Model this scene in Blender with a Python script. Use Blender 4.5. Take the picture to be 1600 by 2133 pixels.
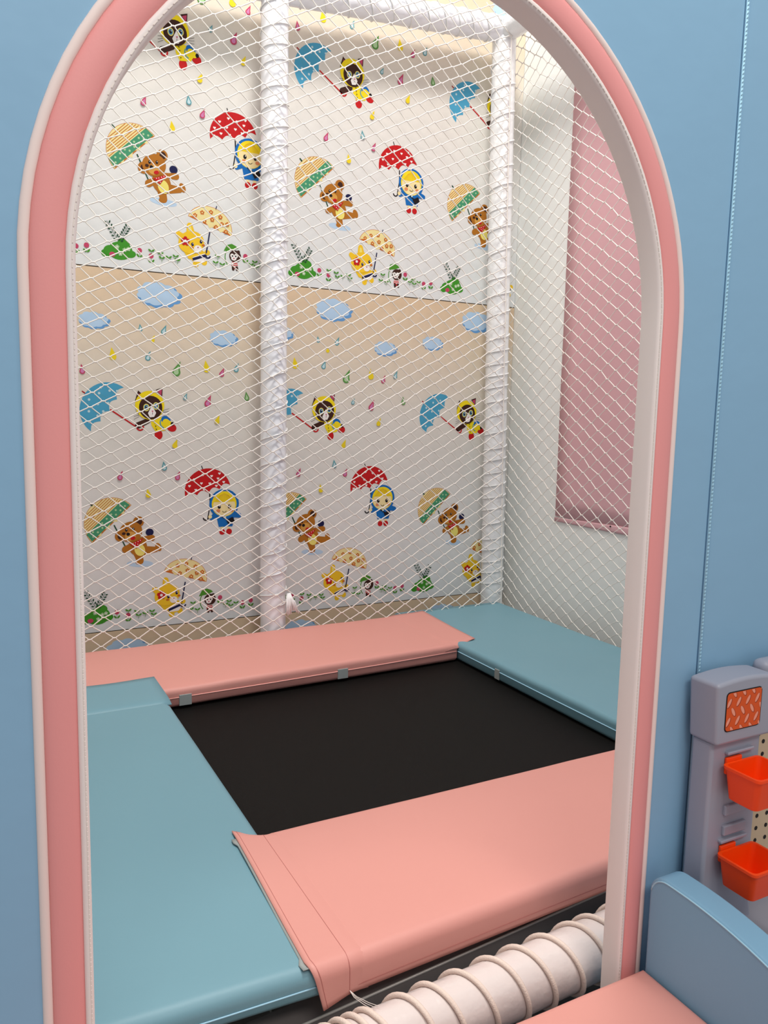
import bpy, bmesh, math, random
from mathutils import Vector, Matrix, noise
from bisect import bisect

# ------------------------------------------------------------------ start clean
for o in list(bpy.data.objects):
    bpy.data.objects.remove(o, do_unlink=True)
SC = bpy.context.scene
COL = SC.collection
PI = math.pi
random.seed(7)

# ------------------------------------------------------------------ camera
cam_d = bpy.data.cameras.new('camera')
cam = bpy.data.objects.new('camera', cam_d)
COL.objects.link(cam)
cr = Vector((0.8840605, -0.4668550, 0.0219871))
cu = Vector((0.0394555, 0.1214257, 0.9918160))
cf = Vector((0.4657041, 0.8759579, -0.1257676))
cam.matrix_world = Matrix(((cr.x, cu.x, -cf.x, 0.0), (cr.y, cu.y, -cf.y, 0.0), (cr.z, cu.z, -cf.z, 1.22), (0, 0, 0, 1)))
cam_d.sensor_fit = 'VERTICAL'
cam_d.sensor_height = 24.0
cam_d.lens = 1659.02 / 2133.0 * 24.0
cam_d.clip_start = 0.02
SC.camera = cam

# ------------------------------------------------------------------ world, lamps, exposure
world = bpy.data.worlds.new('store_ambient')
SC.world = world
world.use_nodes = True
bg = world.node_tree.nodes['Background']
bg.inputs['Color'].default_value = (0.95, 0.97, 1.0, 1)
bg.inputs['Strength'].default_value = 0.42


def area_lamp(name, loc, target, sx, sy, energy, color):
    d = bpy.data.lights.new(name, 'AREA')
    d.shape = 'RECTANGLE'
    d.size, d.size_y, d.energy, d.color = sx, sy, energy, color
    o = bpy.data.objects.new(name, d)
    COL.objects.link(o)
    o.location = loc
    o.rotation_euler = (Vector(target) - Vector(loc)).to_track_quat('-Z', 'Y').to_euler()
    return o


area_lamp('ceiling_lamp_store', (0.4, -1.3, 3.2), (0.6, 0.8, 0.6), 1.6, 0.6, 30, (1.0, 0.96, 0.91))
area_lamp('downlight', (-0.12, 0.24, 3.05), (-0.12, 0.24, 0.0), 0.24, 0.24, 8.6, (1.0, 0.95, 0.88))
area_lamp('downlight', (0.95, 0.24, 3.05), (0.95, 0.24, 0.0), 0.24, 0.24, 8.6, (1.0, 0.95, 0.88))
area_lamp('ceiling_lamp_play_area', (0.95, 1.35, 4.6), (1.2, 1.9, 0.9), 0.8, 0.45, 112, (1.0, 0.965, 0.92))
SC.view_settings.view_transform = 'Standard'
SC.view_settings.look = 'None'
SC.view_settings.gamma = 1.0
SC.view_settings.exposure = 0.0
SC.view_settings.use_curve_mapping = False


# ------------------------------------------------------------------ materials
def lin(c):
    return tuple((v / 12.92 if v <= 0.04045 else ((v + 0.055) / 1.055) ** 2.4) for v in c)


def rgb(r, g, b):
    return lin((r / 255, g / 255, b / 255))


def mat(name, col, rough=0.5, spec=0.5, metal=0.0, bump=None, vary=0.0, vscale=3.0, coat=0.0):
    m = bpy.data.materials.new(name)
    m.use_nodes = True
    nt = m.node_tree
    p = nt.nodes['Principled BSDF']
    p.inputs['Base Color'].default_value = (*col, 1)
    p.inputs['Roughness'].default_value = rough
    p.inputs['Specular IOR Level'].default_value = spec
    p.inputs['Metallic'].default_value = metal
    p.inputs['Coat Weight'].default_value = coat
    tc = nt.nodes.new('ShaderNodeTexCoord')
    if vary > 0:
        n = nt.nodes.new('ShaderNodeTexNoise')
        n.inputs['Scale'].default_value = vscale
        n.inputs['Detail'].default_value = 3
        nt.links.new(tc.outputs['Object'], n.inputs['Vector'])
        mx = nt.nodes.new('ShaderNodeMix')
        mx.data_type = 'RGBA'
        mx.inputs[6].default_value = (*[c * (1 - vary) for c in col], 1)
        mx.inputs[7].default_value = (*[min(1, c * (1 + vary)) for c in col], 1)
        nt.links.new(n.outputs['Fac'], mx.inputs[0])
        nt.links.new(mx.outputs[2], p.inputs['Base Color'])
    if bump:
        sc, st, dist = bump
        n = nt.nodes.new('ShaderNodeTexNoise')
        n.inputs['Scale'].default_value = sc
        n.inputs['Detail'].default_value = 4
        nt.links.new(tc.outputs['Object'], n.inputs['Vector'])
        b = nt.nodes.new('ShaderNodeBump')
        b.inputs['Strength'].default_value = st
        b.inputs['Distance'].default_value = dist
        nt.links.new(n.outputs['Fac'], b.inputs['Height'])
        nt.links.new(b.outputs['Normal'], p.inputs['Normal'])
    return m


LEATHER = (420, 0.10, 0.0008)
M_blue_wall = mat('blue_vinyl_panel', rgb(140, 182, 212), 0.5, 0.35, bump=(6, 0.25, 0.012), vary=0.03, vscale=2)
M_blue_pad = mat('blue_vinyl_pad', rgb(111, 151, 164), 0.48, 0.4, bump=LEATHER, vary=0.03, vscale=4)
M_blue_bench = mat('blue_vinyl_bench', rgb(130, 174, 202), 0.5, 0.35, bump=LEATHER)
M_pink_pad = mat('pink_vinyl_pad', rgb(211, 146, 136), 0.5, 0.4, bump=LEATHER, vary=0.02, vscale=4)
M_pink_band = mat('pink_vinyl_band', rgb(238, 158, 156), 0.5, 0.35, bump=LEATHER)
M_pink_cloth = mat('pink_cloth', rgb(224, 178, 184), 0.85, 0.1, bump=(60, 0.15, 0.002), vary=0.04, vscale=5)
M_cream = mat('cream_vinyl', rgb(242, 222, 216), 0.55, 0.3)
M_lining = mat('white_vinyl_lining', rgb(244, 233, 229), 0.55, 0.3, bump=LEATHER)
M_thread = mat('sewing_thread', rgb(236, 226, 218), 0.7, 0.2)
M_thread_dark = mat('dark_pink_thread', rgb(190, 122, 116), 0.8, 0.1)  # darker pink thread of the pad stitching
M_thread_pink = mat('pink_seam_welt', rgb(246, 180, 170), 0.6, 0.3)
M_thread_blue = mat('blue_seam_welt', rgb(166, 208, 228), 0.6, 0.3)
M_white_wall = mat('white_fabric_wall', rgb(243, 245, 242), 0.85, 0.15, bump=(55, 0.2, 0.003), vary=0.03, vscale=25)
M_white_paint = mat('white_paint', rgb(220, 220, 216), 0.8, 0.2)
M_gap = mat('dark_joint', rgb(60, 52, 44), 0.9, 0.1)
M_post = mat('white_pvc_foam_cover', rgb(246, 247, 252), 0.3, 0.5, bump=(9, 0.12, 0.008))
M_post_film = mat('white_pvc_crinkled_film', rgb(244, 245, 246), 0.2, 0.6, bump=(38, 0.6, 0.006))
M_tube_film = mat('white_pvc_tube_cover', rgb(218, 205, 201), 0.22, 0.55, bump=(16, 0.45, 0.010))
M_net = mat('white_nylon_net', rgb(236, 230, 222), 0.65, 0.3)
M_cord = mat('white_nylon_cord', rgb(244, 243, 242), 0.5, 0.4)
M_rope = mat('beige_braided_rope', rgb(226, 206, 194), 0.75, 0.2, bump=(500, 0.5, 0.002))
M_bed = mat('black_woven_bed', rgb(11, 9, 8), 0.6, 0.15, bump=(700, 0.35, 0.001))
M_steel = mat('grey_steel', rgb(208, 204, 198), 0.35, 0.5, metal=0.2)
M_steel_dark = mat('dark_steel', rgb(128, 120, 118), 0.45, 0.5)
M_strap = mat('grey_elastic', rgb(152, 157, 155), 0.7, 0.2)
M_floor = mat('grey_store_floor', rgb(150, 146, 142), 0.5, 0.4, vary=0.06, vscale=3)
M_toy = mat('grey_moulded_plastic', rgb(158, 160, 174), 0.42, 0.45)
M_orange = mat('orange_plastic', rgb(255, 72, 0), 0.4, 0.5)
M_board = mat('beige_pegboard', rgb(202, 178, 148), 0.6, 0.3)
M_black = mat('black_print', rgb(28, 22, 22), 0.6, 0.3)
M_sticker = mat('orange_sticker', rgb(222, 84, 14), 0.45, 0.4)
M_tread = mat('salmon_tread_mark', rgb(244, 158, 132), 0.45, 0.4)
M_tread_sh = mat('dark_orange_outline', rgb(150, 44, 8), 0.5, 0.3)


def wallpaper_material():
    m = bpy.data.materials.new('printed_wallpaper')
    m.use_nodes = True
    nt = m.node_tree
    p = nt.nodes['Principled BSDF']
    p.inputs['Roughness'].default_value = 0.7
    p.inputs['Specular IOR Level'].default_value = 0.2
    tc = nt.nodes.new('ShaderNodeTexCoord')
    sep = nt.nodes.new('ShaderNodeSeparateXYZ')
    nt.links.new(tc.outputs['Object'], sep.inputs[0])
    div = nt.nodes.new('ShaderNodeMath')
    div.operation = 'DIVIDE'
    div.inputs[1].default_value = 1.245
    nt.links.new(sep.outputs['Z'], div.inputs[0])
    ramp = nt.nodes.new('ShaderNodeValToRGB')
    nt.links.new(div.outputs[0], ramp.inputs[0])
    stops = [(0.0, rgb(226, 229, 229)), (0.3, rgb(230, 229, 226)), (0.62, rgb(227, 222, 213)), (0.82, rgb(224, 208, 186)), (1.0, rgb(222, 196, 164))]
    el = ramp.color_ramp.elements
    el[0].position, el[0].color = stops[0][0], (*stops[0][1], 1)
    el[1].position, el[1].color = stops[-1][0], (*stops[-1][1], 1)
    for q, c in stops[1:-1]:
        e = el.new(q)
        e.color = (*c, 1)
    n = nt.nodes.new('ShaderNodeTexNoise')
    n.inputs['Scale'].default_value = 22
    n.inputs['Detail'].default_value = 4
    nt.links.new(tc.outputs['Object'], n.inputs['Vector'])
    mp = nt.nodes.new('ShaderNodeMapRange')
    mp.inputs[3].default_value = 0.93
    mp.inputs[4].default_value = 1.05
    nt.links.new(n.outputs['Fac'], mp.inputs[0])
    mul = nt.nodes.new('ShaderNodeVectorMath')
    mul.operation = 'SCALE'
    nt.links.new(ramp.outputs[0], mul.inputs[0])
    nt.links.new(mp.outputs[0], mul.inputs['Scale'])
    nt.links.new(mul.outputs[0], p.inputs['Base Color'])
    b = nt.nodes.new('ShaderNodeBump')
    b.inputs['Strength'].default_value = 0.2
    b.inputs['Distance'].default_value = 0.003
    nt.links.new(n.outputs['Fac'], b.inputs['Height'])
    nt.links.new(b.outputs[0], p.inputs['Normal'])
    return m


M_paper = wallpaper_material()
INK = {}


def ink(name):
    c = {'red': (196, 26, 30), 'darkred': (168, 20, 26), 'white': (246, 240, 236), 'blue': (78, 162, 198), 'deepblue': (22, 108, 186), 'navy': (28, 30, 74),
         'yellow': (246, 220, 30), 'gold': (244, 200, 44), 'brown': (178, 112, 34), 'tan': (214, 158, 76), 'darkbrown': (64, 36, 28), 'cream': (240, 224, 160),
         'stripe': (196, 120, 48), 'green': (72, 150, 112), 'darkgreen': (34, 74, 52), 'leaf': (78, 146, 44), 'frog': (66, 148, 42), 'pink': (206, 84, 128),
         'lilac': (208, 130, 178), 'dropyellow': (238, 212, 40), 'dropgreen': (92, 150, 72), 'palegreen': (176, 208, 160), 'teal': (92, 158, 168),
         'paleblue': (196, 220, 226), 'skin': (246, 226, 168), 'cheek': (226, 142, 96), 'black': (28, 22, 26), 'cloud': (182, 210, 236), 'cloudline': (104, 158, 212),
         'puddle': (188, 212, 234), 'paperwhite': (236, 234, 230), 'orange': (206, 112, 40), 'lemon': (240, 226, 120), 'rose': (196, 70, 104), 'eye': (70, 140, 190)}[name]
    if name not in INK:
        INK[name] = mat('ink_' + name, rgb(*c), 0.65, 0.2)
    return INK[name]


# ------------------------------------------------------------------ mesh helpers
class MB:
    def __init__(s):
        s.v, s.f, s.mi, s.ms = [], [], [], []

    def slot(s, m):
        if m not in s.ms:
            s.ms.append(m)
        return s.ms.index(m)

    def add(s, vs, fs, m):
        k = len(s.v)
        s.v += [tuple(q) for q in vs]
        i = s.slot(m)
        for f in fs:
            s.f.append([a + k for a in f])
            s.mi.append(i)

    def box(s, x0, x1, y0, y1, z0, z1, m):
        vs = [(x0, y0, z0), (x1, y0, z0), (x1, y1, z0), (x0, y1, z0), (x0, y0, z1), (x1, y0, z1), (x1, y1, z1), (x0, y1, z1)]
        s.add(vs, [(0, 3, 2, 1), (4, 5, 6, 7), (0, 1, 5, 4), (1, 2, 6, 5), (2, 3, 7, 6), (3, 0, 4, 7)], m)

    def tube(s, pts, r, m, n=8, caps=True, closed=False):
        P = [Vector(q) for q in pts]
        R = r if isinstance(r, (list, tuple)) else [r] * len(P)
        L = len(P)
        vs, fs = [], []
        up = None
        for i, p in enumerate(P):
            a = P[i - 1] if (i > 0 or closed) else P[i]
            b = P[(i + 1) % L] if (i < L - 1 or closed) else P[i]
            t = (b - a)
            if t.length < 1e-9:
                t = Vector((0, 0, 1))
            t.normalize()
            if up is None:
                up = t.orthogonal().normalized()
            u = up - t * up.dot(t)
            if u.length < 1e-6:
                u = t.orthogonal()
            u.normalize()
            up = u
            w = t.cross(u)
            for k in range(n):
                g = 2 * PI * k / n
                vs.append(p + (u * math.cos(g) + w * math.sin(g)) * R[i])
        for i in range(L if closed else L - 1):
            j = (i + 1) % L
            for k in range(n):
                l = (k + 1) % n
                fs.append((i * n + k, i * n + l, j * n + l, j * n + k))
        if caps and not closed:
            fs.append(tuple(range(n - 1, -1, -1)))
            fs.append(tuple((L - 1) * n + k for k in range(n)))
        s.add(vs, fs, m)

    def sweep(s, path, prof, m, caps=True):
        """path: list of (origin, dir_a, dir_b); prof: closed list of (a,b)"""
        vs, fs = [], []
        n = len(prof)
        for o, da, db in path:
            for a, b in prof:
                vs.append(Vector(o) + Vector(da) * a + Vector(db) * b)
        for i in range(len(path) - 1):
            for k in range(n):
                l = (k + 1) % n
                fs.append((i * n + k, i * n + l, (i + 1) * n + l, (i + 1) * n + k))
        if caps:
            fs.append(tuple(range(n - 1, -1, -1)))
            fs.append(tuple((len(path) - 1) * n + k for k in range(n)))
        s.add(vs, fs, m)

    def grid(s, nu, nv, fn, m):
        vs = [fn(i / nu, j / nv) for j in range(nv + 1) for i in range(nu + 1)]
        fs = []
        for j in range(nv):
            for i in range(nu):
                a = j * (nu + 1) + i
                fs.append((a, a + 1, a + nu + 2, a + nu + 1))
        s.add(vs, fs, m)

    def sphere(s, c, r, m, nu=12, nv=8):
        rx, ry, rz = r if isinstance(r, tuple) else (r, r, r)
        vs, fs = [], []
        for j in range(nv + 1):
            t = PI * j / nv
            for i in range(nu):
                g = 2 * PI * i / nu
                vs.append((c[0] + rx * math.sin(t) * math.cos(g), c[1] + ry * math.sin(t) * math.sin(g), c[2] + rz * math.cos(t)))
        for j in range(nv):
            for i in range(nu):
                k = (i + 1) % nu
                fs.append((j * nu + i, (j + 1) * nu + i, (j + 1) * nu + k, j * nu + k))
        s.add(vs, fs, m)

    def build(s, name, parent=None, smooth=False, bevel=0, segs=3, fix=True, origin=None):
        me = bpy.data.meshes.new(name)
        if origin:
            s.v = [(a - origin[0], b - origin[1], c - origin[2]) for a, b, c in s.v]
        me.from_pydata(s.v, [], s.f)
        for m in s.ms:
            me.materials.append(m)
        me.polygons.foreach_set('material_index', s.mi)
        if fix:
            bm = bmesh.new()
            bm.from_mesh(me)
            bmesh.ops.remove_doubles(bm, verts=bm.verts, dist=1e-6)
            bmesh.ops.recalc_face_normals(bm, faces=bm.faces)
            bm.to_mesh(me)
            bm.free()
        if smooth:
            me.polygons.foreach_set('use_smooth', [True] * len(me.polygons))
        me.update()
        o = bpy.data.objects.new(name, me)
        COL.objects.link(o)
        if origin:
            o.location = origin
        if parent:
            o.parent = parent
        if bevel:
            md = o.modifiers.new('bevel', 'BEVEL')
            md.width, md.segments, md.limit_method = bevel, segs, 'ANGLE'
            md.angle_limit = math.radians(40)
            me.polygons.foreach_set('use_smooth', [True] * len(me.polygons))
            wn = o.modifiers.new('weighted', 'WEIGHTED_NORMAL')
            wn.keep_sharp = True
        return o


def thing(name, label, cat, group=None, loc=(0, 0, 0)):
    o = bpy.data.objects.new(name, None)
    COL.objects.link(o)
    o.empty_display_size = 0.05
    o.location = loc
    o['label'], o['category'] = label, cat
    if group:
        o['group'] = group
    return o


def tag(o, label, cat, group=None):
    o['label'], o['category'] = label, cat
    if group:
        o['group'] = group
    return o


def struct(o, label=None, cat=None):
    o['kind'] = 'structure'
    if label:
        o['label'] = label
    if cat:
        o['category'] = cat
    return o


# ================================================================== THE SETTING
YF, YB = 0.816, 0.844            # front and back face of the arch panel
YW = 2.856                       # printed back wall
XR = 2.135                       # white right wall

b = MB()
b.box(-2.5, 3.2, -2.5, 3.2, -0.05, 0.0, M_floor)
struct(b.build('floor'), 'grey floor under the play area', 'floor')

# ---- right wall
b = MB()
b.box(XR, XR + 0.05, 0.90, YW + 0.06, 0.0, 2.95, M_white_wall)
struct(b.build('wall_right'), 'white wall on the right of the trampoline', 'wall')
b = MB()
b.box(-0.40, -0.35, 0.90, YW + 0.06, 0.0, 2.95, M_white_paint)
struct(b.build('wall_left'), 'white wall left of the trampoline, behind the arch panel', 'wall')

# ---- back wall with its printed sheets
b = MB()
b.box(-0.35, XR, YW + 0.006, YW + 0.06, 0.0, 2.95, M_gap)
wall_back = struct(b.build('wall_back'), 'back wall covered in sheets of wallpaper printed with animals under umbrellas', 'wall')
ZB = [(-0.815, 0.0, 0.4278), (0.43, 0.43, 1.6728), (1.675, 1.675, 2.92)]
sheets = []
for zref, z0, z1 in ZB:
    b = MB()
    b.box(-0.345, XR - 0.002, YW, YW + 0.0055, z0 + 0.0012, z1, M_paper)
    sheets.append(b.build('wallpaper_panel', wall_back, origin=(0, 0, zref)))


# ------------------------------------------------------------------ printed motifs (flat print on the sheets)
class Art:
    STEP = 0.00012

    def __init__(s):
        s.b, s.k, s.xmax = MB(), 1, 0

    def poly(s, pts, c, raise_=True):
        y = -s.STEP * s.k - 0.0002
        s.xmax = max(s.xmax, max(p[0] for p in pts))
        s.b.add([(p[0], y, p[1]) for p in pts], [tuple(range(len(pts)))], ink(c))
        if raise_:
            s.k += 1

    def ell(s, x, z, rx, rz, c, rot=0, n=20, a0=0, a1=360, up=True):
        ca, sa = math.cos(math.radians(rot)), math.sin(math.radians(rot))
        full = abs(a1 - a0) >= 360
        N = n if full else n + 1
        pts = []
        for i in range(N):
            g = math.radians(a0 + (a1 - a0) * i / n)
            u, v = rx * math.cos(g), rz * math.sin(g)
            pts.append((x + u * ca - v * sa, z + u * sa + v * ca))
        s.poly(pts, c, up)

    def line(s, x0, z0, x1, z1, w, c, up=True):
        d = Vector((x1 - x0, z1 - z0))
        n = Vector((-d.y, d.x)).normalized() * w / 2
        s.poly([(x0 + n.x, z0 + n.y), (x1 + n.x, z1 + n.y), (x1 - n.x, z1 - n.y), (x0 - n.x, z0 - n.y)], c, up)

    def caps(s, x0, z0, x1, z1, r0, r1, c):
        a = math.atan2(z1 - z0, x1 - x0)
        pts = []
        for i in range(9):
            g = a + PI / 2 + PI * i / 8
            pts.append((x0 + r0 * math.cos(g), z0 + r0 * math.sin(g)))
        for i in range(9):
            g = a - PI / 2 + PI * i / 8
            pts.append((x1 + r1 * math.cos(g), z1 + r1 * math.sin(g)))
        s.poly(pts, c)

    def arc(s, x, z, r, w, a0, a1, c, n=10):
        pts = [(x + (r + w / 2) * math.cos(math.radians(a0 + (a1 - a0) * i / n)), z + (r + w / 2) * math.sin(math.radians(a0 + (a1 - a0) * i / n))) for i in range(n + 1)]
        pts += [(x + (r - w / 2) * math.cos(math.radians(a1 + (a0 - a1) * i / n)), z + (r - w / 2) * math.sin(math.radians(a1 + (a0 - a1) * i / n))) for i in range(n + 1)]
        s.poly(pts, c)

    def drop(s, x, z, h, c, c2=None, tilt=0.25):
        def shape(k, dz=0):
            pts = []
            r = h * 0.27 * k
            for i in range(13):
                g = math.radians(150 + 240 * i / 12)
                pts.append((x + r * math.cos(g), z - h * 0.22 + dz + r * math.sin(g)))
            pts.append((x + h * tilt * k, z - h * 0.22 + h * 0.72 * k))
            return pts
        s.poly(shape(1), c)
        if c2:
            s.poly(shape(0.6), c2)

    def flower(s, x, z, r, c, cc):
        for i in range(5):
            g = 2 * PI * i / 5 + 0.3
            s.ell(x + r * 0.62 * math.cos(g), z + r * 0.62 * math.sin(g), r * 0.42, r * 0.42, c, n=8, up=False)
        s.k += 1
        s.ell(x, z, r * 0.33, r * 0.33, cc, n=8)

    def heart(s, x, z, r, c):
        pts = []
        for i in range(14):
            t = 2 * PI * i / 14
            pts.append((x + r * (16 * math.sin(t) ** 3) / 16, z + r * (13 * math.cos(t) - 5 * math.cos(2 * t) - 2 * math.cos(3 * t) - math.cos(4 * t)) / 16))
        s.poly(pts, c, False)

    def frame(s, A, B, h):
        A, B = Vector(A), Vector(B)
        m = (A + B) / 2
        ux = (B - A) / 2
        uz = Vector((-ux.y, ux.x)).normalized() * h
        return lambda u, v: (m.x + ux.x * u + uz.x * v, m.y + ux.y * u + uz.y * v)

    def umbrella(s, A, B, h, c, trim=None, scal=4, lo=0.0, hi=None, line=None):
        F = s.frame(A, B, h)
        dome = [F(math.cos(PI * i / 22), math.sin(PI * i / 22)) for i in range(23)]
        edge = []
        for k in range(scal):
            u0, u1 = -1 + 2 * k / scal, -1 + 2 * (k + 1) / scal
            base0 = 0.0
            for i in range(7):
                t = i / 6
                u = u0 + (u1 - u0) * t
                if k > 0 and i == 0:
                    continue
                edge.append(F(u, base0 + 0.16 * math.sin(PI * t) - 0.10 * (1 - abs(u)) ** 0.7))
        edge = edge[1:-1]
        if line:
            g = 0.0014
            F2 = s.frame(A, B, h + g)
            s.poly([F2(1.02 * math.cos(PI * i / 22), math.sin(PI * i / 22)) for i in range(23)] + [F(*((-1.0), 0.0))], line)
        s.poly(dome + edge, c)
        return F

    def build(s, name, parent, x, z):
        o = s.b.build(name, None, fix=False)
        o.parent = parent
        o.location = (x, YW, 0)
        return o


def blue_umbrella():
    a = Art()
    F = a.umbrella((.389, .70), (.499, .85), .088, 'blue')
    for u in (-.35, .35):
        pts = [F(u * math.sin(PI * t / 12) * 1.0, math.cos(PI * t / 12) * .98 - .02) for t in range(1, 6)]
        for p, q in zip(pts, pts[1:]):
            a.line(*p, *q, .001, 'teal', False)
    a.k += 1
    for i, (u, v) in enumerate([(-.75, .25), (-.45, .5), (-.4, .15), (-.1, .75), (-.05, .4), (.2, .12), (.3, .6), (.6, .35), (.75, .12), (-.15, .08), (.5, .68)]):
        a.ell(*F(u, v), .0045, .0045, 'paleblue', n=6, up=False)
    a.k += 1
    a.line(*F(0, 1.0), *F(0, 1.14), .004, 'darkred')
    a.line(*F(0.05, -.08), .545, .712, .0048, 'red')
    a.arc(.551, .716, .011, .0052, 200, 380, 'red')
    return a


def cat():
    a = Art()
    a.caps(.610, .735, .615, .695, .011, .010, 'darkbrown')
    a.ell(.614, .690, .014, .017, 'red', 5)
    a.caps(.625, .735, .650, .718, .010, .009, 'darkbrown')
    a.ell(.660, .715, .017, .014, 'red', -20)
    a.caps(.578, .738, .545, .722, .009, .011, 'darkbrown')
    a.poly([(.585, .755), (.632, .752), (.655, .728), (.640, .705), (.604, .700), (.590, .722)], 'yellow')
    a.ell(.640, .742, .017, .014, 'deepblue', -25)
    a.caps(.640, .734, .652, .728, .012, .010, 'yellow')
    a.ell(.662, .728, .006, .007, 'black')
    a.arc(.640, .732, .020, .004, 150, 250, 'teal')
    a.poly([(.534, .803), (.546, .842), (.566, .824)], 'darkbrown')
    a.poly([(.541, .806), (.549, .832), (.561, .822)], 'rose')
    a.poly([(.606, .846), (.630, .854), (.628, .822)], 'darkbrown')
    a.poly([(.611, .842), (.627, .848), (.625, .826)], 'rose')
    a.ell(.585, .792, .050, .050, 'yellow', 0, 26)
    a.ell(.588, .784, .040, .041, 'darkbrown', 0, 24)
    for x, z in ((.573, .784), (.606, .790)):
        a.ell(x, z, .0105, .0130, 'lemon', 0, 14)
        a.ell(x, z, .0075, .0095, 'eye', 0, 12)
        a.ell(x, z, .004, .0055, 'black', 0, 10)
        a.ell(x + .002, z + .003, .0018, .0018, 'white', 0, 6)
    a.poly([(.592, .792), (.606, .766), (.599, .752), (.584, .750), (.578, .764)], 'white')
    a.poly([(.590, .773), (.597, .774), (.594, .767)], 'rose')
    a.line(.594, .767, .593, .760, .0015, 'black')
    for k in (-1, 0, 1):
        a.line(.628, .768 + k * .006, .652, .772 + k * .010, .0012, 'black', False)
        a.line(.548, .758 + k * .006, .530, .752 + k * .010, .0012, 'black', False)
    a.k += 1
    for k in range(4):
        a.ell(.600 + k * .002, .742 - k * .011, .0022, .0022, 'black', 0, 6, up=False)
    return a


def red_umbrella():
    a = Art()
    F = a.umbrella((.706, .467), (.872, .507), .082, 'red', scal=4)
    for u in (-.3, .3):
        pts = [F(u * math.sin(PI * t / 12), math.cos(PI * t / 12) * .98 - .02) for t in range(1, 6)]
        for p, q in zip(pts, pts[1:]):
            a.line(*p, *q, .0009, 'darkred', False)
    a.k += 1
    for u, v in [(-.82, .12), (-.72, .42), (-.5, .18), (-.45, .65), (-.2, .4), (-.15, .1), (-.05, .75), (.15, .3), (.3, .6), (.4, .12), (.55, .42), (.75, .2), (.66, .62)]:
        a.heart(*F(u, v), .0052, 'white')
    a.k += 1
    a.line(*F(0, 1.0), *F(-.02, 1.16), .003, 'black')
    a.line(.795, .478, .797, .43, .0045, 'black')
    return a


def girl():
    a = Art()
    a.line(.797, .44, .788, .388, .004, 'black')
    a.arc(.780, .388, .009, .0048, 180, 360, 'black')
    for x in (.842, .866):
        a.caps(x, .356, x, .344, .006, .006, 'skin')
        a.ell(x + (.001 if x > .85 else -.001), .333, .011, .011, 'red', 0)
    a.poly([(.818, .400), (.890, .400), (.880, .352), (.828, .352)], 'deepblue')
    a.caps(.815, .396, .800, .386, .010, .007, 'deepblue')
    a.ell(.796, .391, .007, .007, 'skin')
    a.caps(.888, .396, .905, .392, .011, .009, 'deepblue')
    a.ell(.849, .437, .056, .055, 'deepblue', 0, 26)
    a.ell(.849, .437, .047, .047, 'yellow', 0, 26)
    a.ell(.849, .430, .042, .038, 'skin', 0, 24)
    a.poly([(.849 + .043 * math.cos(math.radians(g)), .437 + .044 * math.sin(math.radians(g))) for g in range(10, 171, 10)], 'yellow')
    for k in range(-6, 7):
        a.line(.849 + k * .0025, .478 - abs(k) * .0014, .849 + k * .0060, .445, .0008, 'orange', False)
    a.k += 1
    for x in (.830, .868):
        a.ell(x, .427, .0062, .0078, 'black', 0, 12)
        a.ell(x + .002, .430, .002, .0025, 'white', 0, 8)
    for x in (.826, .876):
        a.ell(x, .412, .008, .0062, 'cheek', 0, 12, up=False)
    a.k += 1
    a.arc(.849, .414, .008, .0016, 200, 340, 'black')
    a.line(.838, .392, .875, .370, .004, 'black')
    a.poly([(.856, .376), (.880, .388), (.889, .372), (.866, .358)], 'black')
    a.ell(.852, .388, .004, .004, 'paleblue', n=8)
    return a


def green_umbrella():
    a = Art()
    F = a.umbrella((.386, .318), (.516, .443), .092, 'cream', scal=5, line='stripe')
    # striped crown
    for k in range(7):
        v = .43 + k * .078
        w = math.sqrt(max(0, 1 - v * v)) * .97
        a.line(*F(-w, v), *F(w, v), .0026, 'stripe', False)
    a.k += 1
    band = []
    for i in range(13):
        u = -1 + 2 * i / 12
        band.append(F(u * .985 * math.sqrt(1 - .05 ** 2), .05))
    top = []
    for i in range(13):
        u = 1 - 2 * i / 12
        top.append(F(u * math.sqrt(1 - .36 ** 2), .38))
    a.poly(band + top, 'green')
    for i in range(8):
        a.ell(*F(-.82 + i * .235, .15), .0036, .0036, 'palegreen', n=8, up=False)
        if i < 7:
            a.ell(*F(-.70 + i * .235, .28), .0036, .0036, 'palegreen', n=8, up=False)
    a.k += 1
    a.caps(*F(0, 1.02), *F(0, 1.12), .003, .0025, 'darkgreen')
    a.line(*F(.02, -.08), .498, .290, .0042, 'darkgreen')
    return a


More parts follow.
